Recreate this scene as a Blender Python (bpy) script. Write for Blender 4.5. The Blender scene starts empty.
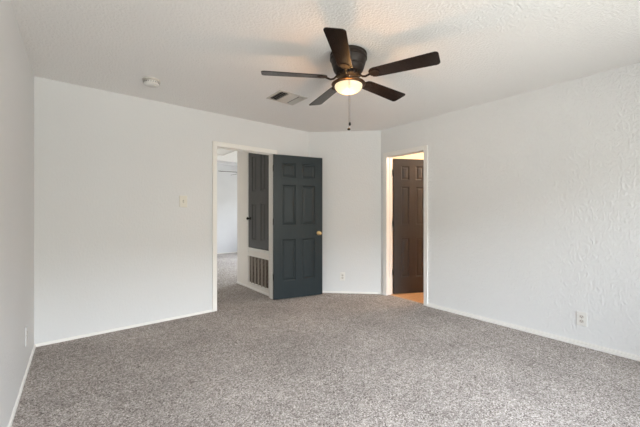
import bpy, bmesh, math
from mathutils import Vector, Matrix
SC = bpy.context.scene
COL = SC.collection
PI = math.pi

# ------------------------------------------------------------------ camera
cam_d = bpy.data.cameras.new('camera')
cam = bpy.data.objects.new('camera', cam_d)
COL.objects.link(cam)
cam_d.sensor_width = 36.0
cam_d.lens = 36.0 * 312.0 / 640.0
cam_d.shift_y = -0.5 / 640.0
cam_d.clip_start = 0.05
cam.location = (0.0, 0.0, 1.211)
cam.rotation_euler = (PI / 2, 0.0, -math.atan2(0.6287, 0.7776))
SC.camera = cam

# ------------------------------------------------------------------ view
SC.view_settings.view_transform = 'Standard'
SC.view_settings.look = 'None'
SC.view_settings.gamma = 1.0
SC.view_settings.use_curve_mapping = False
SC.view_settings.exposure = 0.0
SC.render.film_transparent = False
try:
    SC.cycles.use_denoising = True
    SC.cycles.denoiser = 'OPENIMAGEDENOISE'
    SC.cycles.max_bounces = 10
    SC.cycles.diffuse_bounces = 8
    SC.cycles.glossy_bounces = 3
    SC.cycles.sample_clamp_indirect = 6.0
    SC.cycles.caustics_reflective = False
    SC.cycles.caustics_refractive = False
except Exception:
    pass

# ------------------------------------------------------------------ sky
W = bpy.data.worlds.new('daylight')
SC.world = W
W.use_nodes = True
wn, wl = W.node_tree.nodes, W.node_tree.links
wn.clear()
wo = wn.new('ShaderNodeOutputWorld')
bg = wn.new('ShaderNodeBackground')
geo = wn.new('ShaderNodeTexCoord')
sep = wn.new('ShaderNodeSeparateXYZ')
ramp = wn.new('ShaderNodeValToRGB')
mr = wn.new('ShaderNodeMapRange')
mr.inputs['From Min'].default_value = -1.0
mr.inputs['From Max'].default_value = 1.0
wl.new(geo.outputs['Generated'], sep.inputs[0])
wl.new(sep.outputs['Z'], mr.inputs['Value'])
wl.new(mr.outputs[0], ramp.inputs[0])
cr = ramp.color_ramp
cr.elements[0].position = 0.0; cr.elements[0].color = (0.46, 0.445, 0.42, 1)
cr.elements[1].position = 1.0; cr.elements[1].color = (0.70, 0.80, 1.0, 1)
for p_, c_ in ((0.33, (0.46, 0.445, 0.42, 1)), (0.43, (0.225, 0.217, 0.198, 1)), (0.60, (0.235, 0.227, 0.208, 1)),
               (0.635, (0.89, 0.915, 0.985, 1))):
    e = cr.elements.new(p_); e.color = c_
wl.new(ramp.outputs[0], bg.inputs['Color'])
bg.inputs['Strength'].default_value = 37.5
wl.new(bg.outputs[0], wo.inputs['Surface'])

H = 2.446
FAR_H = 2.72
# bedroom outline (metres)
XL, YB, XR, YF = -0.245, 3.815, 3.646, -1.8
XLB, XLF = -0.236, -0.335          # the left wall runs a degree out of square
P_AB = (2.868, YB)
P_BC = (XR, 3.057)
T = 0.115
WIN1 = (0.00, 2.80, 0.50, 2.28)      # x0, x1, z0, z1 in the front wall (behind the camera)
WIN2 = (5.9, 8.4, 0.65, 2.32)        # y0, y1, z0, z1 in the far room's right wall
FX = 5.7

def portal(name, loc, rot, sx, sy):
    d = bpy.data.lights.new(name, 'AREA')
    d.shape = 'RECTANGLE'; d.size = sx; d.size_y = sy
    d.cycles.is_portal = True
    o = bpy.data.objects.new(name, d); COL.objects.link(o)
    o.location = loc; o.rotation_euler = rot
    return o
portal('window_daylight', ((WIN1[0]+WIN1[1])/2, YF - 0.10, (WIN1[2]+WIN1[3])/2), (PI/2, 0, 0), WIN1[1]-WIN1[0], WIN1[3]-WIN1[2])
portal('far_window_daylight', (FX + 0.10, (WIN2[0]+WIN2[1])/2, (WIN2[2]+WIN2[3])/2), (PI/2, 0, PI/2), WIN2[1]-WIN2[0], WIN2[3]-WIN2[2])

# ------------------------------------------------------------------ materials
def new_mat(name):
    m = bpy.data.materials.new(name); m.use_nodes = True
    return m, m.node_tree.nodes, m.node_tree.links, m.node_tree.nodes['Principled BSDF']

def noise(n, l, coord, scale, detail=2, rough=0.5):
    t = n.new('ShaderNodeTexNoise')
    t.inputs['Scale'].default_value = scale
    t.inputs['Detail'].default_value = detail
    t.inputs['Roughness'].default_value = rough
    l.new(coord, t.inputs['Vector'])
    return t

def paint(name, col, rough=0.55, bump=0.0, scale=60, var=0.03, dist=0.002, spec=0.3):
    m, n, l, b = new_mat(name)
    g = n.new('ShaderNodeNewGeometry')
    t = noise(n, l, g.outputs['Position'], scale, 3, 0.5)
    t2 = noise(n, l, g.outputs['Position'], 1.7, 2, 0.5)
    r = n.new('ShaderNodeValToRGB')
    r.color_ramp.elements[0].position = 0.3
    r.color_ramp.elements[1].position = 0.7
    r.color_ramp.elements[0].color = tuple(c * (1 - var) for c in col) + (1,)
    r.color_ramp.elements[1].color = tuple(min(1, c * (1 + var)) for c in col) + (1,)
    l.new(t2.outputs['Fac'], r.inputs[0])
    l.new(r.outputs[0], b.inputs['Base Color'])
    b.inputs['Roughness'].default_value = rough
    b.inputs['Specular IOR Level'].default_value = spec
    if bump:
        bp = n.new('ShaderNodeBump')
        bp.inputs['Strength'].default_value = bump
        bp.inputs['Distance'].default_value = dist
        l.new(t.outputs['Fac'], bp.inputs['Height'])
        l.new(bp.outputs[0], b.inputs['Normal'])
    return m

def textured_wall(name, col, scale=60, bump=0.35, dist=0.002, lo=0.42, hi=0.62):
    """hand-textured drywall: soft blobs flattened at the top"""
    m, n, l, b = new_mat(name)
    g = n.new('ShaderNodeNewGeometry')
    mp = n.new('ShaderNodeMapping'); mp.inputs['Scale'].default_value = (1, 1, 0.6)
    l.new(g.outputs['Position'], mp.inputs[0])
    t = noise(n, l, mp.outputs[0], scale, 3, 0.55)
    mr = n.new('ShaderNodeMapRange'); mr.interpolation_type = 'SMOOTHSTEP'
    mr.inputs['From Min'].default_value = lo; mr.inputs['From Max'].default_value = hi
    l.new(t.outputs['Fac'], mr.inputs['Value'])
    bp = n.new('ShaderNodeBump')
    bp.inputs['Strength'].default_value = bump
    bp.inputs['Distance'].default_value = dist
    l.new(mr.outputs[0], bp.inputs['Height'])
    l.new(bp.outputs[0], b.inputs['Normal'])
    t2 = noise(n, l, g.outputs['Position'], 1.3, 2)
    r = n.new('ShaderNodeValToRGB')
    r.color_ramp.elements[0].color = tuple(c * 0.975 for c in col) + (1,)
    r.color_ramp.elements[1].color = tuple(min(1, c * 1.02) for c in col) + (1,)
    l.new(t2.outputs['Fac'], r.inputs[0])
    l.new(r.outputs[0], b.inputs['Base Color'])
    b.inputs['Roughness'].default_value = 0.6
    b.inputs['Specular IOR Level'].default_value = 0.25
    return m

def simple(name, col, rough=0.5, metal=0.0, spec=0.5, emis=None, es=0.0, var=0.04):
    m, n, l, b = new_mat(name)
    g = n.new('ShaderNodeNewGeometry')
    t = noise(n, l, g.outputs['Position'], 25, 2)
    r = n.new('ShaderNodeValToRGB')
    r.color_ramp.elements[0].color = tuple(c * (1 - var) for c in col) + (1,)
    r.color_ramp.elements[1].color = tuple(min(1, c * (1 + var)) for c in col) + (1,)
    l.new(t.outputs['Fac'], r.inputs[0]); l.new(r.outputs[0], b.inputs['Base Color'])
    b.inputs['Roughness'].default_value = rough
    b.inputs['Metallic'].default_value = metal
    b.inputs['Specular IOR Level'].default_value = spec
    if emis:
        b.inputs['Emission Color'].default_value = emis + (1,)
        b.inputs['Emission Strength'].default_value = es
    return m

def door_paint(name, col, rough=0.42):
    m, n, l, b = new_mat(name)
    tc = n.new('ShaderNodeTexCoord')
    mp = n.new('ShaderNodeMapping'); mp.inputs['Scale'].default_value = (60, 60, 2.5)
    l.new(tc.outputs['Object'], mp.inputs[0])
    t = noise(n, l, mp.outputs[0], 1.5, 4, 0.6)
    r = n.new('ShaderNodeValToRGB')
    r.color_ramp.elements[0].position = 0.3; r.color_ramp.elements[1].position = 0.75
    r.color_ramp.elements[0].color = tuple(c * 0.88 for c in col) + (1,)
    r.color_ramp.elements[1].color = tuple(c * 1.12 for c in col) + (1,)
    l.new(t.outputs['Fac'], r.inputs[0]); l.new(r.outputs[0], b.inputs['Base Color'])
    bp = n.new('ShaderNodeBump'); bp.inputs['Strength'].default_value = 0.15; bp.inputs['Distance'].default_value = 0.001
    l.new(t.outputs['Fac'], bp.inputs['Height']); l.new(bp.outputs[0], b.inputs['Normal'])
    b.inputs['Roughness'].default_value = rough
    b.inputs['Specular IOR Level'].default_value = 0.32
    return m

def carpet_mat():
    m, n, l, b = new_mat('speckled_carpet')
    g = n.new('ShaderNodeNewGeometry')
    P = g.outputs['Position']
    v = n.new('ShaderNodeTexVoronoi'); v.inputs['Scale'].default_value = 150
    v.inputs['Randomness'].default_value = 1.0
    # twist the cells so tufts look like short curled yarn
    nz = noise(n, l, P, 60, 2)
    mx = n.new('ShaderNodeMix'); mx.data_type = 'VECTOR'
    mx.inputs['Factor'].default_value = 0.012
    l.new(P, mx.inputs[4]); l.new(nz.outputs['Color'], mx.inputs[5])
    l.new(mx.outputs[1], v.inputs['Vector'])
    sp = n.new('ShaderNodeSeparateColor'); l.new(v.outputs['Color'], sp.inputs[0])
    r = n.new('ShaderNodeValToRGB')
    els = r.color_ramp.elements
    els[0].position = 0.0; els[0].color = (0.06, 0.05, 0.044, 1)
    els[1].position = 1.0; els[1].color = (0.80, 0.745, 0.71, 1)
    for p, c in ((0.22, (0.225, 0.197, 0.180)), (0.5, (0.36, 0.326, 0.306)), (0.78, (0.465, 0.428, 0.405))):
        e = els.new(p); e.color = c + (1,)
    fine = noise(n, l, P, 140, 3, 0.7)
    ad = n.new('ShaderNodeMath'); ad.operation = 'MULTIPLY_ADD'
    ad.inputs[1].default_value = 1.6; ad.inputs[2].default_value = -0.8
    l.new(fine.outputs['Fac'], ad.inputs[0])
    sm = n.new('ShaderNodeMath'); sm.operation = 'MULTIPLY_ADD'; sm.inputs[1].default_value = 0.75
    l.new(sp.outputs[0], sm.inputs[0])
    a2 = n.new('ShaderNodeMath'); a2.operation = 'ADD'; a2.inputs[1].default_value = 0.12
    l.new(ad.outputs[0], a2.inputs[0]); l.new(a2.outputs[0], sm.inputs[2])
    l.new(sm.outputs[0], r.inputs[0])
    # worn / brushed patches
    big = noise(n, l, P, 1.6, 3, 0.55)
    rb = n.new('ShaderNodeMapRange')
    rb.inputs['From Min'].default_value = 0.3; rb.inputs['From Max'].default_value = 0.7
    rb.inputs['To Min'].default_value = 0.86; rb.inputs['To Max'].default_value = 1.12
    l.new(big.outputs['Fac'], rb.inputs['Value'])
    mid = noise(n, l, P, 14, 3, 0.6)
    rm = n.new('ShaderNodeMapRange')
    rm.inputs['From Min'].default_value = 0.3; rm.inputs['From Max'].default_value = 0.7
    rm.inputs['To Min'].default_value = 0.9; rm.inputs['To Max'].default_value = 1.1
    l.new(mid.outputs['Fac'], rm.inputs['Value'])
    # the seam running to the doorway wall
    sx = n.new('ShaderNodeSeparateXYZ'); l.new(P, sx.inputs[0])
    s1 = n.new('ShaderNodeMath'); s1.operation = 'SUBTRACT'; s1.inputs[1].default_value = 2.96
    l.new(sx.outputs['X'], s1.inputs[0])
    s2 = n.new('ShaderNodeMath'); s2.operation = 'ABSOLUTE'; l.new(s1.outputs[0], s2.inputs[0])
    s3 = n.new('ShaderNodeMapRange')
    s3.inputs['From Min'].default_value = 0.002; s3.inputs['From Max'].default_value = 0.014
    s3.inputs['To Min'].default_value = 0.86; s3.inputs['To Max'].default_value = 1.0
    l.new(s2.outputs[0], s3.inputs['Value'])
    m1 = n.new('ShaderNodeMath'); m1.operation = 'MULTIPLY'
    l.new(rb.outputs[0], m1.inputs[0]); l.new(rm.outputs[0], m1.inputs[1])
    m2 = n.new('ShaderNodeMath'); m2.operation = 'MULTIPLY'
    l.new(m1.outputs[0], m2.inputs[0]); l.new(s3.outputs[0], m2.inputs[1])
    vm = n.new('ShaderNodeVectorMath'); vm.operation = 'SCALE'
    l.new(r.outputs[0], vm.inputs[0]); l.new(m2.outputs[0], vm.inputs['Scale'])
    l.new(vm.outputs[0], b.inputs['Base Color'])
    b.inputs['Roughness'].default_value = 0.95
    b.inputs['Specular IOR Level'].default_value = 0.05
    bp = n.new('ShaderNodeBump'); bp.inputs['Strength'].default_value = 0.6; bp.inputs['Distance'].default_value = 0.006
    l.new(v.outputs['Distance'], bp.inputs['Height']); bp.invert = True
    l.new(bp.outputs[0], b.inputs['Normal'])
    return m

def wood_floor_mat():
    m, n, l, b = new_mat('orange_wood_floor')
    g = n.new('ShaderNodeNewGeometry')
    br = n.new('ShaderNodeTexBrick')
    br.inputs['Scale'].default_value = 1.0
    br.inputs['Brick Width'].default_value = 0.9; br.inputs['Row Height'].default_value = 0.09
    br.inputs['Mortar Size'].default_value = 0.0015
    br.inputs['Color1'].default_value = (0.64, 0.40, 0.22, 1)
    br.inputs['Color2'].default_value = (0.57, 0.34, 0.18, 1)
    br.inputs['Mortar'].default_value = (0.16, 0.07, 0.03, 1)
    l.new(g.outputs['Position'], br.inputs['Vector'])
    l.new(br.outputs['Color'], b.inputs['Base Color'])
    b.inputs['Roughness'].default_value = 0.35
    return m

def blade_mat():
    m, n, l, b = new_mat('dark_walnut_blade')
    tc = n.new('ShaderNodeTexCoord')
    mp = n.new('ShaderNodeMapping'); mp.inputs['Scale'].default_value = (3, 60, 60)
    l.new(tc.outputs['Object'], mp.inputs[0])
    t = noise(n, l, mp.outputs[0], 1.4, 4, 0.65)
    r = n.new('ShaderNodeValToRGB')
    r.color_ramp.elements[0].position = 0.3; r.color_ramp.elements[1].position = 0.75
    r.color_ramp.elements[0].color = (0.008, 0.005, 0.004, 1)
    r.color_ramp.elements[1].color = (0.022, 0.012, 0.009, 1)
    l.new(t.outputs['Fac'], r.inputs[0]); l.new(r.outputs[0], b.inputs['Base Color'])
    b.inputs['Roughness'].default_value = 0.26
    b.inputs['Specular IOR Level'].default_value = 0.35
    return m

def glass_mat():
    m = bpy.data.materials.new('window_glass'); m.use_nodes = True
    n, l = m.node_tree.nodes, m.node_tree.links
    n.clear()
    o = n.new('ShaderNodeOutputMaterial'); tr = n.new('ShaderNodeBsdfTransparent'); gl = n.new('ShaderNodeBsdfGlossy')
    gl.inputs['Roughness'].default_value = 0.02
    fr = n.new('ShaderNodeFresnel'); fr.inputs[0].default_value = 1.45
    mx = n.new('ShaderNodeMixShader')
    tr.inputs[0].default_value = (0.95, 0.97, 0.96, 1)
    l.new(fr.outputs[0], mx.inputs[0]); l.new(tr.outputs[0], mx.inputs[1]); l.new(gl.outputs[0], mx.inputs[2])
    l.new(mx.outputs[0], o.inputs[0])
    return m

M = dict(
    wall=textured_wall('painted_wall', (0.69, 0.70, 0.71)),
    wall_right=textured_wall('daylit_wall_heavy_texture', (0.77, 0.78, 0.785), 62, 0.85, 0.0040, 0.32, 0.70),  # same paint as the other walls, lightened: window light put into the colour
    hallwall=paint('hall_wall_paint', (0.86, 0.83, 0.79), bump=0.2, scale=60),
    farwall=paint('far_wall_paint', (0.70, 0.71, 0.74), bump=0.2, scale=60),
    bathwall=paint('bath_wall_paint', (0.80, 0.64, 0.45), bump=0.2, scale=60),
    ceiling=textured_wall('ceiling_texture', (0.83, 0.82, 0.81), 60, 0.65, 0.0035, 0.35, 0.68),
    trim=paint('trim_paint', (0.82, 0.81, 0.785), rough=0.35, bump=0.1, scale=30, var=0.015),
    carpet=carpet_mat(), wood=wood_floor_mat(), glass=glass_mat(), blade=blade_mat(),
    door=door_paint('dark_slate_door_paint', (0.018, 0.027, 0.032)),
    door_brown=door_paint('dark_brown_door_paint', (0.038, 0.036, 0.038)),
    door_grey=door_paint('charcoal_door_paint', (0.055, 0.055, 0.055)),
    brass=simple('brass', (0.62, 0.48, 0.25), 0.28, 1.0),
    black_metal=simple('black_metal', (0.012, 0.011, 0.010), 0.4, 0.6),
    bronze=simple('dark_bronze', (0.018, 0.012, 0.009), 0.5, 0.2, 0.3),
    rim=simple('bronze_rim', (0.085, 0.045, 0.022), 0.35, 0.8),
    bowl=simple('lit_frosted_glass', (0.4, 0.36, 0.28), 0.4, 0, 0.5, (1.0, 0.82, 0.50), 0.88),
    bathbulb=simple('lit_lamp_glass', (0.9, 0.85, 0.75), 0.4, 0, 0.5, (1.0, 0.72, 0.38), 6.0),
    plastic=simple('white_plastic', (0.76, 0.755, 0.73), 0.35),
    ivory=simple('ivory_plastic', (0.70, 0.68, 0.61), 0.35),
    slot=simple('dark_slot', (0.05, 0.048, 0.045), 0.6),
    vent=simple('vent_enamel', (0.60, 0.57, 0.53), 0.45),
    detector=simple('aged_white_plastic', (0.66, 0.645, 0.62), 0.5),
    duct=simple('interior_shade', (0.035, 0.032, 0.03), 0.8),  # near-black stands for the shade inside duct and closet
    grille=simple('grille_enamel', (0.40, 0.35, 0.30), 0.45),
    dust=simple('dusty_filter', (0.13, 0.10, 0.08), 0.9),
    chain=simple('chain_metal', (0.20, 0.17, 0.15), 0.35, 0.9),
)

# ------------------------------------------------------------------ mesh helpers
def obj(name, bm, mat, parent=None, smooth=False, bevel=0.0, kind=None):
    bmesh.ops.recalc_face_normals(bm, faces=bm.faces)
    me = bpy.data.meshes.new(name); bm.to_mesh(me); bm.free()
    me.materials.append(mat)
    if smooth:
        for p in me.polygons: p.use_smooth = True
        try: me.set_sharp_from_angle(angle=math.radians(38))
        except Exception: pass
    o = bpy.data.objects.new(name, me); COL.objects.link(o)
    if parent: o.parent = parent
    if bevel:
        b = o.modifiers.new('bevel', 'BEVEL'); b.width = bevel; b.segments = 2; b.limit_method = 'ANGLE'
    if kind: o['kind'] = kind
    return o

def box(bm, x0, x1, y0, y1, z0, z1, mat=None):
    vs = [bm.verts.new(p) for p in ((x0,y0,z0),(x1,y0,z0),(x1,y1,z0),(x0,y1,z0),(x0,y0,z1),(x1,y0,z1),(x1,y1,z1),(x0,y1,z1))]
    for f in ((0,3,2,1),(4,5,6,7),(0,1,5,4),(1,2,6,5),(2,3,7,6),(3,0,4,7)):
        bm.faces.new([vs[i] for i in f])
    if mat is not None:
        bmesh.ops.transform(bm, matrix=mat, verts=vs)
    return vs

def prism(bm, pts, z0, z1):
    a = [bm.verts.new((x, y, z0)) for x, y in pts]; b = [bm.verts.new((x, y, z1)) for x, y in pts]
    bm.faces.new(a); bm.faces.new(b)
    k = len(pts)
    for i in range(k): bm.faces.new((a[i], a[(i+1) % k], b[(i+1) % k], b[i]))

def lathe(bm, prof, seg=40, mat=None, cap=True):
    rings = []
    vs_all = []
    for r, z in prof:
        if r < 1e-5:
            v = bm.verts.new((0, 0, z)); rings.append([v]); vs_all.append(v)
        else:
            ring = [bm.verts.new((r*math.cos(2*PI*i/seg), r*math.sin(2*PI*i/seg), z)) for i in range(seg)]
            rings.append(ring); vs_all += ring
    for a, b in zip(rings, rings[1:]):
        if len(a) == 1 and len(b) == 1: continue
        for i in range(seg):
            j = (i+1) % seg
            if len(a) == 1: bm.faces.new((a[0], b[i], b[j]))
            elif len(b) == 1: bm.faces.new((a[i], a[j], b[0]))
            else: bm.faces.new((a[i], a[j], b[j], b[i]))
    if cap:
        for ring in (rings[0], rings[-1]):
            if len(ring) > 1: bm.faces.new(ring)
    if mat is not None: bmesh.ops.transform(bm, matrix=mat, verts=vs_all)

def tube(bm, pts, r, seg=8):
    pts = [Vector(p) for p in pts]
    rs = r if isinstance(r, (list, tuple)) else [r] * len(pts)
    rings = []
    up = Vector((0.31, 0.17, 1)).normalized()
    for i, p in enumerate(pts):
        d = (pts[min(i+1, len(pts)-1)] - pts[max(i-1, 0)]).normalized()
        u = up if abs(d.dot(up)) < 0.95 else Vector((1, 0, 0))
        a = d.cross(u).normalized(); b = d.cross(a).normalized()
        rings.append([bm.verts.new(p + rs[i]*(a*math.cos(2*PI*k/seg) + b*math.sin(2*PI*k/seg))) for k in range(seg)])
    for A, B in zip(rings, rings[1:]):
        for i in range(seg):
            j = (i+1) % seg
            bm.faces.new((A[i], A[j], B[j], B[i]))
    bm.faces.new(rings[0]); bm.faces.new(rings[-1])

def empty(name, loc, rz=0.0, label=None, cat=None, group=None):
    o = bpy.data.objects.new(name, None); COL.objects.link(o)
    o.location = loc; o.rotation_euler = (0, 0, rz)
    o.empty_display_size = 0.1
    if label: o['label'] = label; o['category'] = cat
    if group: o['group'] = group
    return o

def BM(): return bmesh.new()

def struct(name, bm, mat, bevel=0.0):
    return obj(name, bm, mat, bevel=bevel, kind='structure')

# ------------------------------------------------------------------ floors and ceilings
bm = BM()
prism(bm, [(-0.40, -1.96), (3.70, -1.96), (3.70, 3.20), (5.86, 3.20), (5.86, 9.20), (1.05, 9.20), (1.05, 4.0), (-0.40, 4.0)], -0.10, 0.0)
struct('floor', bm, M['carpet'])
bm = BM(); box(bm, 3.70, 5.70, 1.0, 3.20, -0.10, -0.008); struct('floor_bathroom', bm, M['wood'])

bm = BM(); box(bm, -0.40, 5.86, -1.96, YB + T, H, H + 0.40); struct('ceiling', bm, M['ceiling'])
bm = BM(); box(bm, 1.05, 5.86, YB + T, 7.22, H, H + 0.40); struct('ceiling_hall', bm, M['ceiling'])
bm = BM(); box(bm, 1.265, FX, 7.22, 7.46, 2.393, FAR_H); struct('trim_4', bm, M['farwall'])
bm = BM(); box(bm, 1.05, 5.86, 7.22, 9.20, FAR_H, FAR_H + 0.12); struct('ceiling_far_room', bm, M['ceiling'])

# ------------------------------------------------------------------ walls
bm = BM(); prism(bm, [(XLF, YF - T), (XLB, YB), (XLB, YB + T), (XLF - T, YB + T), (XLF - T, YF - T)], 0, H)
wall_left = struct('wall_left', bm, M['wall'])

D1 = (1.425, 2.250, 2.050)           # rough opening of the hall doorway
bm = BM()
box(bm, XLB, D1[0], YB, YB + T, 0, H)
box(bm, D1[0], D1[1], YB, YB + T, D1[2], H)
prism(bm, [(D1[1], YB), P_AB, (2.91, YB + T), (D1[1], YB + T)], 0, H)
struct('wall_back', bm, M['wall'])

bm = BM(); prism(bm, [P_AB, P_BC, (XR + T, 3.105), (XR + T, 3.13), (2.93, YB + T), (2.91, YB + T)], 0, H)
struct('wall_back_right', bm, M['wall'])

D2 = (2.322, 2.955, 2.050)           # rough opening (y) of the bathroom doorway
bm = BM()
prism(bm, [(XR, D2[1]), (XR + T, D2[1]), (XR + T, 3.105), P_BC], 0, H)
box(bm, XR, XR + T, D2[0], D2[1], D2[2], H)
box(bm, XR, XR + T, YF - T, D2[0], 0, H)
struct('wall_right', bm, M['wall_right'])

bm = BM()
box(bm, XLF, WIN1[0], YF - T, YF, 0, H); box(bm, WIN1[1], XR, YF - T, YF, 0, H)
box(bm, WIN1[0], WIN1[1], YF - T, YF, 0, WIN1[2]); box(bm, WIN1[0], WIN1[1], YF - T, YF, WIN1[3], H)
struct('wall_front', bm, M['wall'])

# hall, far room
CD = (3.985, 4.662, 0.655, 2.205)    # closet door slab y0,y1,z0,z1
GR = (3.99, 4.682, 0.080, 0.540)     # grille
HX = 2.284
bm = BM()
hy0, hy1 = YB + T, 5.105
box(bm, HX, HX + T, hy0, CD[0], 0, H)
box(bm, HX, HX + T, CD[1], hy1, 0, H)
box(bm, HX, HX + T, CD[0], CD[1], CD[3], H)
box(bm, HX, HX + T, CD[0], CD[1], GR[3] - 0.02, CD[2])
box(bm, HX, HX + T, CD[0], GR[0] + 0.012, 0, GR[3] - 0.02)
box(bm, HX, HX + T, CD[1] - 0.003, CD[1], 0, GR[3] - 0.02)
box(bm, HX, HX + T, GR[0] + 0.02, GR[1] - 0.02, 0, GR[2] + 0.02)
struct('wall_hall_right', bm, M['hallwall'])
bm = BM(); box(bm, HX + T, HX + T + 0.02, hy0, hy1 - 0.12, 0, H); struct('wall_closet_shade_backing', bm, M['duct'])  # dark panel painted as the unlit closet interior
bm = BM(); box(bm, HX + T, FX + T, hy1 - T, hy1, 0, H); struct('wall_far_room_near', bm, M['hallwall'])
bm = BM(); box(bm, 1.15, 1.265, YB + T, 9.07, 0, FAR_H); struct('wall_hall_left', bm, M['hallwall'])
bm = BM(); box(bm, 1.15, FX + T, 9.07, 9.185, 0, FAR_H); struct('wall_far_room_back', bm, M['farwall'])
bm = BM()
box(bm, FX, FX + T, hy1, WIN2[0], 0, FAR_H); box(bm, FX, FX + T, WIN2[1], 9.07, 0, FAR_H)
box(bm, FX, FX + T, WIN2[0], WIN2[1], 0, WIN2[2]); box(bm, FX, FX + T, WIN2[0], WIN2[1], WIN2[3], FAR_H)
struct('wall_far_room_right', bm, M['farwall'])

# bathroom
bm = BM(); box(bm, XR + T, 5.60, 3.105, 3.20, -0.01, H); struct('wall_bathroom_left', bm, M['bathwall'])
bm = BM(); box(bm, 5.50, 5.60, 1.10, 3.105, -0.01, H); struct('wall_bathroom_back', bm, M['bathwall'])
bm = BM(); box(bm, XR + T, 5.60, 1.00, 1.10, -0.01, H); struct('wall_bathroom_right', bm, M['bathwall'])

# ------------------------------------------------------------------ baseboards
def board_profile(bm, a, b, n, h=0.055, t=0.013, beaded=False):
    """board from a to b on the floor, n = unit normal pointing into the room"""
    prof = ((0, 0), (t, 0), (t, h*0.72), (t*0.75, h*0.86), (t*0.35, h), (0, h))
    if beaded:                            # low shoe, a shadow groove and a thin cap above it
        prof = ((0, 0), (0.020, 0), (0.020, 0.018), (0.016, 0.024), (0.001, 0.025), (0.001, 0.031), (0.011, 0.032), (0.009, 0.040), (0, 0.042))
    va = [bm.verts.new((a[0]+n[0]*d, a[1]+n[1]*d, z)) for d, z in prof]
    vb = [bm.verts.new((b[0]+n[0]*d, b[1]+n[1]*d, z)) for d, z in prof]
    bm.faces.new(va); bm.faces.new(vb)
    k = len(prof)
    for i in range(k): bm.faces.new((va[i], va[(i+1) % k], vb[(i+1) % k], vb[i]))
s2 = math.sqrt(0.5)
bn = Vector((-(YB - 3.057), -(XR - 2.868))).normalized()
for nm, segs in (
    ('baseboard_left', [((XLF, YF), (XLB, YB), (1, 0))]),
    ('baseboard_back', [((XLB, YB), (1.378, YB), (0, -1)), ((2.300, YB), (P_AB[0], YB), (0, -1))]),
    ('baseboard_back_right', [(P_AB, P_BC, (bn[0], bn[1]))]),
    ('baseboard_right', [((XR, 2.274), (XR, YF), (-1, 0)), ((XR, 3.003), (XR, 3.057), (-1, 0))]),
    ('baseboard_front', [((XR, YF), (XLF, YF), (0, 1))]),
    ('baseboard_hall', [((HX, YB + T + 0.01), (HX, 5.105), (-1, 0))]),
    ('baseboard_far_room', [((1.27, 9.07), (FX, 9.07), (0, -1))]),
):
    bm = BM()
    for a, b, n in segs: board_profile(bm, a, b, n, 0.026, 0.012, nm == 'baseboard_right')
    struct(nm, bm, M['trim'])

# ------------------------------------------------------------------ door frames
def frame_trim(name, M4, w, h, rough_w0, rough_w1, rough_h, depth=T):
    """local: opening along x from 0..w, wall from y=0 (room face) to y=depth; casing on both faces"""
    bm = BM()
    c, ct = 0.060, 0.014
    box(bm, rough_w0, 0, 0.0, depth, 0, rough_h, M4)
    box(bm, w, rough_w1, 0.0, depth, 0, rough_h, M4)
    box(bm, 0, w, 0.0, depth, h, rough_h, M4)
    for ya, yb in ((-ct, 0.0), (depth, depth + ct)):
        for x0, x1 in ((-c, -0.004), (w + 0.004, w + c)):
            box(bm, x0, x1, ya, yb, 0, h + c, M4)
            # raised outer bead
            xo = x0 if x0 < 0 else x1 - 0.014
            yo = ya - 0.005 if ya < 0 else yb
            box(bm, xo, xo + 0.014, yo, yo + 0.005, 0, h + c, M4)
        box(bm, -0.004, w + 0.004, ya, yb, h + 0.004, h + c, M4)
        yo = ya - 0.005 if ya < 0 else yb
        box(bm, -c + 0.014, w + c - 0.014, yo, yo + 0.005, h + c - 0.014, h + c, M4)
    # door stop
    s0, s1 = 0.045, 0.058
    if name == 'trim_2': s0, s1 = depth - 0.058, depth - 0.045
    box(bm, 0, 0.010, s0, s1, 0, h, M4); box(bm, w - 0.010, w, s0, s1, 0, h, M4); box(bm, 0, w, s0, s1, h - 0.010, h, M4)
    return struct(name, bm, M['trim'], bevel=0.0025)
OW1, OW2 = 0.797, 0.605
f1 = frame_trim('trim_1', Matrix.Translation((1.4405, YB, 0)), OW1, 2.035, -0.0155, OW1 + 0.0125, 2.050)
# right wall frame: local x runs towards -y, local y towards +x
M2 = Matrix.Translation((XR, 2.940, 0)) @ Matrix(((0, 1, 0, 0), (-1, 0, 0, 0), (0, 0, 1, 0), (0, 0, 0, 1)))
f2 = frame_trim('trim_2', M2, OW2, 2.035, -0.015, OW2 + 0.013, 2.050)

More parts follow.
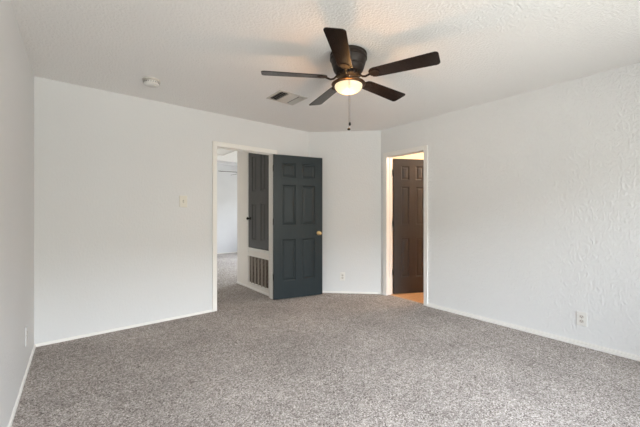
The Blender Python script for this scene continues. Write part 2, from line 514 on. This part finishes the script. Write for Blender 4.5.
# ------------------------------------------------------------------ panelled doors
def door_bm(w, h, t, cols, rows):
    """slab: x 0..w, y -t/2..t/2, z 0..h, sunk and raised panels on both faces"""
    bm = BM()
    xs = [0.0]; zs = [0.0]
    for a, b in cols: xs += [a, b]
    for a, b in rows: zs += [a, b]
    xs.append(w); zs.append(h)
    for side in (-1, 1):
        y = side * t / 2
        vmap = {}
        def V(x, z, d=0.0):
            k = (round(x, 5), round(z, 5), round(d, 5))
            if k not in vmap: vmap[k] = bm.verts.new((x, y - side * d, z))
            return vmap[k]
        for i in range(len(xs) - 1):
            for j in range(len(zs) - 1):
                x0, x1, z0, z1 = xs[i], xs[i+1], zs[j], zs[j+1]
                if i % 2 == 1 and j % 2 == 1:
                    levels = [(0, 0), (0.004, 0.006), (0.012, 0.0095), (0.020, 0.0095), (0.040, 0.003), (0.041, 0.003)]
                    prev = None
                    for o, d in levels:
                        ring = [V(x0+o, z0+o, d), V(x1-o, z0+o, d), V(x1-o, z1-o, d), V(x0+o, z1-o, d)]
                        if prev:
                            for k in range(4): bm.faces.new((prev[k], prev[(k+1) % 4], ring[(k+1) % 4], ring[k]))
                        prev = ring
                    bm.faces.new(prev)
                else:
                    bm.faces.new((V(x0, z0), V(x1, z0), V(x1, z1), V(x0, z1)))
    # edges
    e = 0
    for p, q in (((0, 0), (w, 0)), ((w, 0), (w, h)), ((w, h), (0, h)), ((0, h), (0, 0))):
        a = bm.verts.new((p[0], -t/2, p[1])); b = bm.verts.new((q[0], -t/2, q[1]))
        c = bm.verts.new((q[0], t/2, q[1])); d = bm.verts.new((p[0], t/2, p[1]))
        bm.faces.new((a, b, c, d))
    bmesh.ops.remove_doubles(bm, verts=bm.verts, dist=1e-5)
    return bm

def knob(parent, x, z, side, t, mat, label, s=1.0):
    bm = BM()
    R = Matrix.Translation((x, side * t / 2, z)) @ Matrix.Rotation(-side * PI / 2, 4, 'X')
    lathe(bm, [(0.0, 0.0), (0.031*s, 0.0), (0.031*s, 0.003), (0.026*s, 0.007), (0.012*s, 0.010), (0.010*s, 0.022), (0.016*s, 0.030),
               (0.024*s, 0.036), (0.0265*s, 0.045), (0.025*s, 0.053), (0.018*s, 0.059), (0.0, 0.061)], 24, R, cap=False)
    o = obj('door_knob', bm, mat, parent, smooth=True); o['label'] = label
    return o

def hinge(parent, x, y, z, mat, label, leafdir=(0, 1)):
    bm = BM()
    lathe(bm, [(0, -0.046), (0.005, -0.046), (0.006, -0.044), (0.006, 0.044), (0.005, 0.046), (0, 0.046)], 12,
          Matrix.Translation((x, y, z)), cap=False)
    ax, ay = leafdir
    box(bm, min(x, x + ax*0.03) - 0.001, max(x, x + ax*0.03) + 0.001, min(y, y + ay*0.03) - 0.001, max(y, y + ay*0.03) + 0.001, z - 0.043, z + 0.043)
    o = obj('hinge', bm, mat, parent, smooth=True); o['label'] = label
    return o

ROWS6 = [(0.245, 0.83), (1.03, 1.595), (1.70, 1.905)]
DH, DT = 2.014, 0.035
def colpair(w, s, mul):
    pw = (w - 2*s - mul) / 2
    return [(s, s + pw), (w - s - pw, w - s)]

# door 1: folded back against the corner, hinge at right jamb of hall doorway
A1 = math.radians(-14.2)
w1 = 0.744
door1 = obj('door_1', door_bm(w1, DH, DT, colpair(w1, 0.120, 0.100), ROWS6), M['door'], kind='structure')
door1.location = (2.215, YB - 0.046, 0.010); door1.rotation_euler = (0, 0, A1)
for s_ in (-1, 1): knob(door1, w1 - 0.062, 0.905, s_, DT, M['brass'], 'round brass door knob')
for z in (0.315, 1.08, 1.82): hinge(door1, -0.004, -DT/2 - 0.004, z, M['black_metal'], 'black barrel hinge', (0, 1))

# door 2: opens into the bathroom
A2 = math.radians(-28.7)
w2 = 0.600
door2 = obj('door_2', door_bm(w2, DH, DT, colpair(w2, 0.120, 0.110), ROWS6), M['door_brown'], kind='structure')
door2.location = (XR + T + 0.022, 2.936, 0.008); door2.rotation_euler = (0, 0, A2)
for s_ in (-1, 1): knob(door2, w2 - 0.060, 0.905, s_, DT, M['brass'], 'round brass door knob')
for z in (0.315, 1.045, 1.80): hinge(door2, -0.010, -DT/2 - 0.004, z, M['black_metal'], 'black barrel hinge', (0, 1))

# door 3: closet door high in the hall wall
w3 = CD[1] - CD[0] - 0.008
bm = door_bm(w3, CD[3] - CD[2] - 0.006, 0.030, [(0.121, 0.262), (0.408, 0.550)], [(0.130, 0.700), (0.892, 1.450)])
door3 = obj('door_3', bm, M['door_grey'], kind='structure')
door3.location = (HX + 0.009, CD[0] + 0.004, CD[2] + 0.003); door3.rotation_euler = (0, 0, PI/2)
knob(door3, w3 - 0.055, 0.465, 1, 0.030, M['black_metal'], 'round black knob', 0.85)
for z in (0.2, 1.3): hinge(door3, 0.004, 0.019, z, M['black_metal'], 'black hinge', (1, 0))

# frame around closet door and grille
bm = BM()
c = 0.032
box(bm, HX - 0.012, HX, CD[0] - c, CD[0], 0.58, CD[3] + c); box(bm, HX - 0.012, HX, CD[1], CD[1] + c, 0.58, CD[3] + c)
box(bm, HX - 0.012, HX, CD[0], CD[1], CD[3], CD[3] + c); box(bm, HX - 0.014, HX, CD[0], CD[1], CD[2] - 0.045, CD[2])
struct('trim_3', bm, M['trim'], bevel=0.002)

# return air grille
g = empty('return_air_grille', (HX, (GR[0]+GR[1])/2, GR[2]), 0, 'beige return air grille with upright ribs, low on hallway wall under the closet door', 'grille')
y0, y1, z1 = GR[0] - g.location.y, GR[1] - g.location.y, GR[3] - GR[2]
bm = BM()
fw = 0.016
box(bm, -0.012, 0.0, y0, y1, 0, fw); box(bm, -0.012, 0.0, y0, y1, z1 - fw, z1)
box(bm, -0.012, 0.0, y0, y0 + fw, fw, z1 - fw); box(bm, -0.012, 0.0, y1 - fw, y1, fw, z1 - fw)
obj('grille_frame', bm, M['trim'], g, bevel=0.002)
bm = BM()
nr = 5
for i in range(1, nr + 1):
    yy = y0 + fw + (y1 - y0 - 2*fw) * i / (nr + 1)
    box(bm, -0.009, 0.012, yy - 0.008, yy + 0.008, fw, z1 - fw)
obj('rib', bm, M['grille'], g)
bm = BM()
nl = 22
for i in range(nl):
    zz = fw + (z1 - 2*fw) * (i + 0.5) / nl
    R = Matrix.Translation((0.006, 0, zz)) @ Matrix.Rotation(math.radians(38), 4, 'Y')
    box(bm, -0.007, 0.007, y0 + fw, y1 - fw, -0.0007, 0.0007, R)
obj('louver', bm, M['grille'], g)
bm = BM(); box(bm, 0.018, 0.030, y0 + 0.022, y1 - 0.022, 0.022, z1 - 0.022)
obj('filter', bm, M['dust'], g)

# attic hatch trim in the ceiling beyond
bm = BM()
for a in ((-0.335, -0.30, -0.415, 0.415), (0.30, 0.335, -0.415, 0.415), (-0.30, 0.30, -0.415, -0.38), (-0.30, 0.30, 0.38, 0.415)):
    box(bm, 2.25 + a[0], 2.25 + a[1], 6.05 + a[2], 6.05 + a[3], H - 0.022, H)
box(bm, 1.95, 2.55, 5.67, 6.43, H - 0.006, H)
struct('trim_5', bm, M['trim'], bevel=0.002)

# ------------------------------------------------------------------ windows
def window(name, M4, w, z0, z1):
    """local x 0..w along wall, y 0 (room face)..T outward"""
    bm = BM()
    f = 0.045
    ya, yb = 0.035, 0.085
    box(bm, 0, f, ya, yb, z0, z1, M4); box(bm, w - f, w, ya, yb, z0, z1, M4)
    box(bm, f, w - f, ya, yb, z0, z0 + f, M4); box(bm, f, w - f, ya, yb, z1 - f, z1, M4)
    box(bm, w/2 - 0.02, w/2 + 0.02, ya, yb, z0 + f, z1 - f, M4)
    fr = struct(name, bm, M['trim'], bevel=0.002)
    bm = BM()
    box(bm, f, w/2 - 0.02, 0.058, 0.062, z0 + f, z1 - f, M4); box(bm, w/2 + 0.02, w - f, 0.058, 0.062, z0 + f, z1 - f, M4)
    obj('pane', bm, M['glass'], fr)
    bm = BM()
    box(bm, -0.04, w + 0.04, -0.035, 0.035, z0 - 0.02, z0, M4)
    obj('window_sill', bm, M['trim'], fr, bevel=0.003)
MW1 = Matrix.Translation((WIN1[1], YF, 0)) @ Matrix.Rotation(PI, 4, 'Z')
window('window_1', MW1, WIN1[1] - WIN1[0], WIN1[2], WIN1[3])
MW2 = Matrix.Translation((FX, WIN2[1], 0)) @ Matrix.Rotation(-PI/2, 4, 'Z')
window('window_2', MW2, WIN2[1] - WIN2[0], WIN2[2], WIN2[3])

# ------------------------------------------------------------------ ceiling fans
def arc_pts(cx, cz, r, a0, a1, n): return [(cx + r*math.cos(a0 + (a1-a0)*i/n), cz + r*math.sin(a0 + (a1-a0)*i/n)) for i in range(n+1)]

def blade_bm(r0=0.165, r1=0.666, w0=0.108, w1=0.138, th=0.006):
    bm = BM()
    out = []
    c = 0.026
    # outline with rounded corners, long axis x
    for i in range(7):                                        # rounded root
        a = PI/2 + PI * i / 6
        out.append((r0 + 0.045 + 0.045*math.cos(a), (w0/2)*math.sin(a)))
    for i in range(5):
        a = -PI/2 + (PI/2) * i / 4
        out.append((r1 - c + c*math.cos(a), -w1/2 + c + c*math.sin(a)))
    for i in range(5):
        a = (PI/2) * i / 4
        out.append((r1 - c + c*math.cos(a), w1/2 - c + c*math.sin(a)))
    a = [bm.verts.new((x, y, -th/2)) for x, y in out]; b = [bm.verts.new((x, y, th/2)) for x, y in out]
    bm.faces.new(a); bm.faces.new(b)
    k = len(out)
    for i in range(k): bm.faces.new((a[i], a[(i+1) % k], b[(i+1) % k], b[i]))
    return bm

def bracket_bm():
    bm = BM()
    tube(bm, [(0.070, 0, 0.012), (0.095, 0, 0.006), (0.115, 0, -0.012), (0.140, 0, -0.018), (0.165, 0, -0.010), (0.180, 0, -0.006)],
         [0.011, 0.009, 0.0075, 0.0075, 0.008, 0.006])
    # decorative plate under the blade root
    P = []
    for i in range(20):
        a = 2*PI*i/20
        P.append((0.205 + 0.040*math.cos(a), 0.034*math.sin(a) * (1 + 0.25*math.cos(a))))
    a = [bm.verts.new((x, y, -0.0075)) for x, y in P]; b = [bm.verts.new((x, y, -0.0035)) for x, y in P]
    bm.faces.new(a); bm.faces.new(b)
    for i in range(20): bm.faces.new((a[i], a[(i+1) % 20], b[(i+1) % 20], b[i]))
    for x, y in ((0.190, 0.016), (0.190, -0.016), (0.225, 0.0)):
        lathe(bm, [(0, -0.0105), (0.004, -0.010), (0.005, -0.0075)], 10, Matrix.Translation((x, y, 0)), cap=False)
    return bm

def make_fan(name, loc, phase, label, rod=0.0, lit=True):
    t = empty(name, loc, 0, label, 'ceiling fan')
    if rod:
        bm = BM(); lathe(bm, [(0, 0), (0.06, 0), (0.058, -0.02), (0.03, -0.05), (0.012, -0.055), (0.012, -rod), (0, -rod)], 24, cap=False)
        obj('downrod', bm, M['bronze'], t, smooth=True)
    z = -rod
    bm = BM()
    lathe(bm, [(0, z), (0.128, z), (0.140, z-0.006), (0.143, z-0.014), (0.137, z-0.022), (0.143, z-0.030), (0.143, z-0.046), (0.136, z-0.052),
               (0.133, z-0.070), (0.124, z-0.098), (0.119, z-0.104), (0.121, z-0.112), (0.112, z-0.135), (0.096, z-0.152), (0, z-0.152)], 56, cap=False)
    obj('motor_housing', bm, M['bronze'], t, smooth=True)
    bm = BM()
    lathe(bm, [(0, z-0.152), (0.082, z-0.152), (0.086, z-0.158), (0.086, z-0.172), (0.078, z-0.182), (0.05, z-0.186), (0.046, z-0.195),
               (0.046, z-0.226), (0.040, z-0.236), (0, z-0.236)], 40, cap=False)
    for i in range(20):                                       # vent fins round the hub
        R = Matrix.Rotation(2*PI*i/20, 4, 'Z')
        box(bm, 0.080, 0.094, -0.003, 0.003, z-0.178, z-0.150, R)
    obj('hub', bm, M['bronze'], t, smooth=True)
    zb = z - 0.187
    for k in range(5):
        a = phase + k * 2*PI/5 + math.radians((-3.6, -1.2, 0.0, -1.7, 0.0)[k])
        br = obj('blade_bracket', bracket_bm(), M['bronze'], t, smooth=True)
        bl = obj('blade', blade_bm(), M['blade'], t, bevel=0.0015)
        R = Matrix.Translation((0, 0, zb)) @ Matrix.Rotation(a, 4, 'Z') @ Matrix.Rotation(math.radians(-12), 4, 'X')
        br.matrix_local = R; bl.matrix_local = R
    # light kit
    bm = BM()
    lathe(bm, [(0.104, z-0.232), (0.118, z-0.229), (0.129, z-0.232), (0.132, z-0.237), (0.129, z-0.242), (0.118, z-0.246), (0.106, z-0.247),
               (0.104, z-0.244), (0.104, z-0.232)], 56, cap=False)
    for i in range(3):                                        # spider arms that hold the rim
        a = 2*PI*i/3 + 0.5
        tube(bm, [(0.03*math.cos(a), 0.03*math.sin(a), z-0.230), (0.108*math.cos(a), 0.108*math.sin(a), z-0.232)], 0.005, 6)
    obj('light_rim', bm, M['rim'], t, smooth=True)['label'] = 'bronze rim around the glass bowl'
    bm = BM()
    prof = [(0.1035, z-0.240), (0.107, z-0.250)]
    for i in range(1, 11):
        a = (PI/2) * i / 10
        prof.append((0.107*math.cos(a), z - 0.250 - 0.056*math.sin(a)))
    prof[-1] = (0.0, z - 0.306)
    lathe(bm, prof, 48, cap=False)
    obj('glass_bowl', bm, M['bowl'] if lit else M['plastic'], t, smooth=True)['label'] = 'frosted glass light bowl' + (', lit' if lit else '')
    return t

FAN = (1.694, 1.744, H)
fan = make_fan('ceiling_fan', FAN, math.radians(4.5), 'dark bronze five-blade ceiling fan with a lit glass bowl and hanging pull chains')
for i, (dx, dy) in enumerate(((0.055, 0.045), (-0.030, -0.074))):
    d = bpy.data.lights.new('fan_bulb', 'POINT'); d.energy = 0.6; d.color = (1.0, 0.58, 0.24); d.shadow_soft_size = 0.018
    o = bpy.data.objects.new('fan_bulb', d); COL.objects.link(o); o.parent = fan; o.location = (dx, dy, -0.228)
d = bpy.data.lights.new('fan_glow_fill', 'POINT'); d.energy = 6.0; d.color = (1.0, 0.46, 0.13); d.shadow_soft_size = 0.030  # extra light added under the bowl for the orange glow on the near blade
o = bpy.data.objects.new('fan_glow_fill', d); COL.objects.link(o); o.parent = fan; o.location = (0, 0, -0.375)
# pull chains on the camera-facing side
cd = Vector((-0.6287, -0.7776))
sd = Vector((0.7776, -0.6287))
for k, (off, side, zend, rr) in enumerate(((0.136, -0.002, -0.568, 0.0085), (0.118, -0.008, -0.607, 0.0115))):
    bm = BM()
    x, y = cd.x*off + sd.x*side, cd.y*off + sd.y*side
    x0_, y0_ = cd.x*0.045, cd.y*0.045
    tube(bm, [(x0_, y0_, -0.214), (x*0.8, y*0.8, -0.214), (x, y, -0.222), (x, y, -0.30), (x, y, zend)], 0.0013, 6)
    zz = -0.235
    while zz > zend:
        lathe(bm, [(0, zz-0.002), (0.0019, zz), (0, zz+0.002)], 6, Matrix.Translation((x, y, 0)), cap=False); zz -= 0.008
    ch = obj('pull_chain', bm, M['chain'], fan)
    bm = BM()
    L = 0.028 if k == 0 else 0.018
    lathe(bm, [(0, zend + 0.004), (0.003, zend), (rr, zend - L*0.35), (rr, zend - L*0.75), (0.003, zend - L), (0, zend - L - 0.001)], 14, Matrix.Translation((x, y, 0)), cap=False)
    obj('chain_fob', bm, M['black_metal'], ch, smooth=True)

make_fan('ceiling_fan', (3.62, 7.62, FAR_H), math.radians(24), 'distant ceiling fan glimpsed through the hallway doorway, its blade tips past the wall corner', rod=0.26, lit=False)

# ------------------------------------------------------------------ ceiling vent
v = empty('ceiling_vent', (1.828, 2.825, H), 0, 'rectangular ceiling air register with dark louvers beyond the fan', 'vent')
hx, hy, fw = 0.172, 0.145, 0.026
bm = BM()
for a in ((-hx, hx, -hy, -hy+fw), (-hx, hx, hy-fw, hy), (-hx, -hx+fw, -hy+fw, hy-fw), (hx-fw, hx, -hy+fw, hy-fw)):
    box(bm, a[0], a[1], a[2], a[3], -0.006, 0.0)
box(bm, -0.062, -0.052, -hy+fw, hy-fw, -0.006, 0.0); box(bm, 0.062, 0.072, -hy+fw, hy-fw, -0.006, 0.0)
obj('vent_frame', bm, M['vent'], v, bevel=0.0015)
bm = BM(); box(bm, -hx+0.01, hx-0.01, -hy+0.01, hy-0.01, -0.001, -0.0002); obj('duct_shade_sheet', bm, M['duct'], v)  # dark sheet in place of the shaded duct; the ceiling is not cut
bm = BM()
for i in range(4):
    x = -hx + fw + 0.004 + i * 0.027
    box(bm, -0.009, 0.009, -hy+fw, hy-fw, -0.0006, 0.0006, Matrix.Translation((x, 0, -0.009)) @ Matrix.Rotation(math.radians(-38), 4, 'Y'))
    x = hx - fw - 0.010 - i * 0.021
    if i < 3: box(bm, -0.010, 0.010, -hy+fw, hy-fw, -0.0006, 0.0006, Matrix.Translation((x, 0, -0.009)) @ Matrix.Rotation(math.radians(38), 4, 'Y'))
for i in range(10):
    y = -hy + fw + 0.010 + i * 0.0242
    box(bm, -0.052, 0.062, -0.012, 0.012, -0.0006, 0.0006, Matrix.Translation((0, y, -0.009)) @ Matrix.Rotation(math.radians(-30), 4, 'X'))
obj('louver', bm, M['vent'], v)

# ------------------------------------------------------------------ smoke detector
s = empty('smoke_detector', (0.606, 3.240, H), 0, 'round white smoke detector on the ceiling near the left corner', 'smoke detector')
bm = BM(); lathe(bm, [(0, 0), (0.074, 0), (0.076, -0.005), (0.074, -0.013), (0.060, -0.014), (0.060, -0.019), (0, -0.019)], 40, cap=False)
obj('mounting_base', bm, M['vent'], s, smooth=True)
bm = BM(); lathe(bm, [(0, -0.019), (0.067, -0.019), (0.069, -0.023), (0.066, -0.040), (0.057, -0.050), (0.030, -0.056), (0, -0.057)], 40, cap=False)
obj('detector_cover', bm, M['detector'], s, smooth=True)
bm = BM()
for i in range(24):
    R = Matrix.Rotation(2*PI*i/24, 4, 'Z')
    box(bm, 0.060, 0.0690, -0.0028, 0.0028, -0.037, -0.025, R)
obj('vent_slot', bm, M['slot'], s)
bm = BM(); lathe(bm, [(0, -0.060), (0.009, -0.060), (0.010, -0.053), (0, -0.053)], 16, Matrix.Translation((0.02, -0.03, 0)), cap=False)
obj('test_button', bm, M['ivory'], s, smooth=True)

# ------------------------------------------------------------------ wall plates
def plate_bm(w, h, t):
    bm = BM(); b = 0.004
    a = [(-w/2, -h/2), (w/2, -h/2), (w/2, h/2), (-w/2, h/2)]
    c = [(-w/2+b, -h/2+b), (w/2-b, -h/2+b), (w/2-b, h/2-b), (-w/2+b, h/2-b)]
    r0 = [bm.verts.new((x, 0, z)) for x, z in a]; r1 = [bm.verts.new((x, -t*0.5, z)) for x, z in a]; r2 = [bm.verts.new((x, -t, z)) for x, z in c]
    for p, q in ((r0, r1), (r1, r2)):
        for i in range(4): bm.faces.new((p[i], p[(i+1) % 4], q[(i+1) % 4], q[i]))
    bm.faces.new(r0); bm.faces.new(r2)
    return bm
def outlet(loc, rz, label, w=0.078, h=0.125, pm='plastic'):
    o = empty('power_outlet', loc, rz, label, 'outlet')
    obj('cover_plate', plate_bm(w, h, 0.006), M[pm], o)
    for s_ in (-1, 1):
        bm = BM()
        P = []
        for i in range(24):
            a = 2*PI*i/24
            P.append((0.0165*math.cos(a), max(-0.0135, min(0.0135, 0.0175*math.sin(a)))))
        f = [bm.verts.new((x, -0.005, s_*0.0205 + z)) for x, z in P]; b = [bm.verts.new((x, -0.0085, s_*0.0205 + z)) for x, z in P]
        bm.faces.new(f); bm.faces.new(b)
        for i in range(24): bm.faces.new((f[i], f[(i+1) % 24], b[(i+1) % 24], b[i]))
        rc = obj('socket', bm, M['vent'], o)
        bm = BM()
        zc = s_*0.0205
        box(bm, -0.0078, -0.0052, -0.0089, -0.008, zc - 0.002, zc + 0.008); box(bm, 0.0052, 0.0078, -0.0089, -0.008, zc - 0.001, zc + 0.008)
        lathe(bm, [(0, 0), (0.0028, 0), (0.0028, 0.0009), (0, 0.0009)], 10, Matrix.Translation((0, -0.008, zc - 0.0075)) @ Matrix.Rotation(PI/2, 4, 'X'), cap=False)
        obj('socket_slot', bm, M['slot'], rc)
    bm = BM(); lathe(bm, [(0, 0), (0.003, 0), (0.0025, 0.0012), (0, 0.0014)], 10, Matrix.Translation((0, -0.006, 0)) @ Matrix.Rotation(PI/2, 4, 'X'), cap=False)
    obj('screw', bm, M['chain'], o)
    return o
# local -y is the face: rz turns it into the room
outlet((XR, 0.712, 0.246), -PI/2, 'white power outlet low on the long textured right wall')
bdir = math.atan2(P_BC[1] - P_AB[1], P_BC[0] - P_AB[0])
pB = Vector(P_AB) + (Vector(P_BC) - Vector(P_AB)) * 0.47
outlet((pB.x, pB.y, 0.25), bdir, 'white power outlet on the narrow wall between the two dark doors')
outlet((XLB + (XLF - XLB) * (YB - 3.23) / (YB - YF), 3.23, 0.285), PI/2, 'white power outlet low on the left wall near its corner, seen edge-on', 0.080, 0.135, 'wall')

sw = empty('light_switch', (1.043, YB, 1.345), 0, 'ivory toggle light switch on the wall left of the hallway doorway', 'light switch')
obj('cover_plate', plate_bm(0.086, 0.134, 0.006), M['ivory'], sw)
bm = BM(); box(bm, -0.0055, 0.0055, -0.0068, -0.005, -0.0125, 0.0125)
obj('toggle_slot', bm, M['slot'], sw)
bm = BM(); box(bm, -0.0042, 0.0042, -0.014, 0.0, -0.005, 0.005, Matrix.Translation((0, -0.006, 0.002)) @ Matrix.Rotation(math.radians(28), 4, 'X'))
obj('toggle', bm, M['ivory'], sw)
for z in (-0.030, 0.030):
    bm = BM(); lathe(bm, [(0, 0), (0.003, 0), (0.0025, 0.0012), (0, 0.0014)], 10, Matrix.Translation((0, -0.006, z)) @ Matrix.Rotation(PI/2, 4, 'X'), cap=False)
    obj('screw', bm, M['ivory'], sw)

# ------------------------------------------------------------------ bathroom lamp (lights the room behind the brown door)
bl = empty('bathroom_lamp', (4.75, 2.05, H), 0, 'round flush ceiling lamp lighting the bathroom behind the brown door', 'lamp')
bm = BM(); lathe(bm, [(0, 0), (0.15, 0), (0.155, -0.012), (0.145, -0.025), (0, -0.025)], 40, cap=False)
obj('lamp_base', bm, M['brass'], bl, smooth=True)
bm = BM(); lathe(bm, [(0.14, -0.025), (0.135, -0.045), (0.11, -0.075), (0.06, -0.095), (0, -0.10)], 40, cap=False)
obj('lamp_shade', bm, M['bathbulb'], bl, smooth=True)
d = bpy.data.lights.new('bathroom_bulb', 'POINT'); d.energy = 62; d.color = (1.0, 0.84, 0.68); d.shadow_soft_size = 0.10
o = bpy.data.objects.new('bathroom_bulb', d); COL.objects.link(o); o.parent = bl; o.location = (0, 0, -0.22)
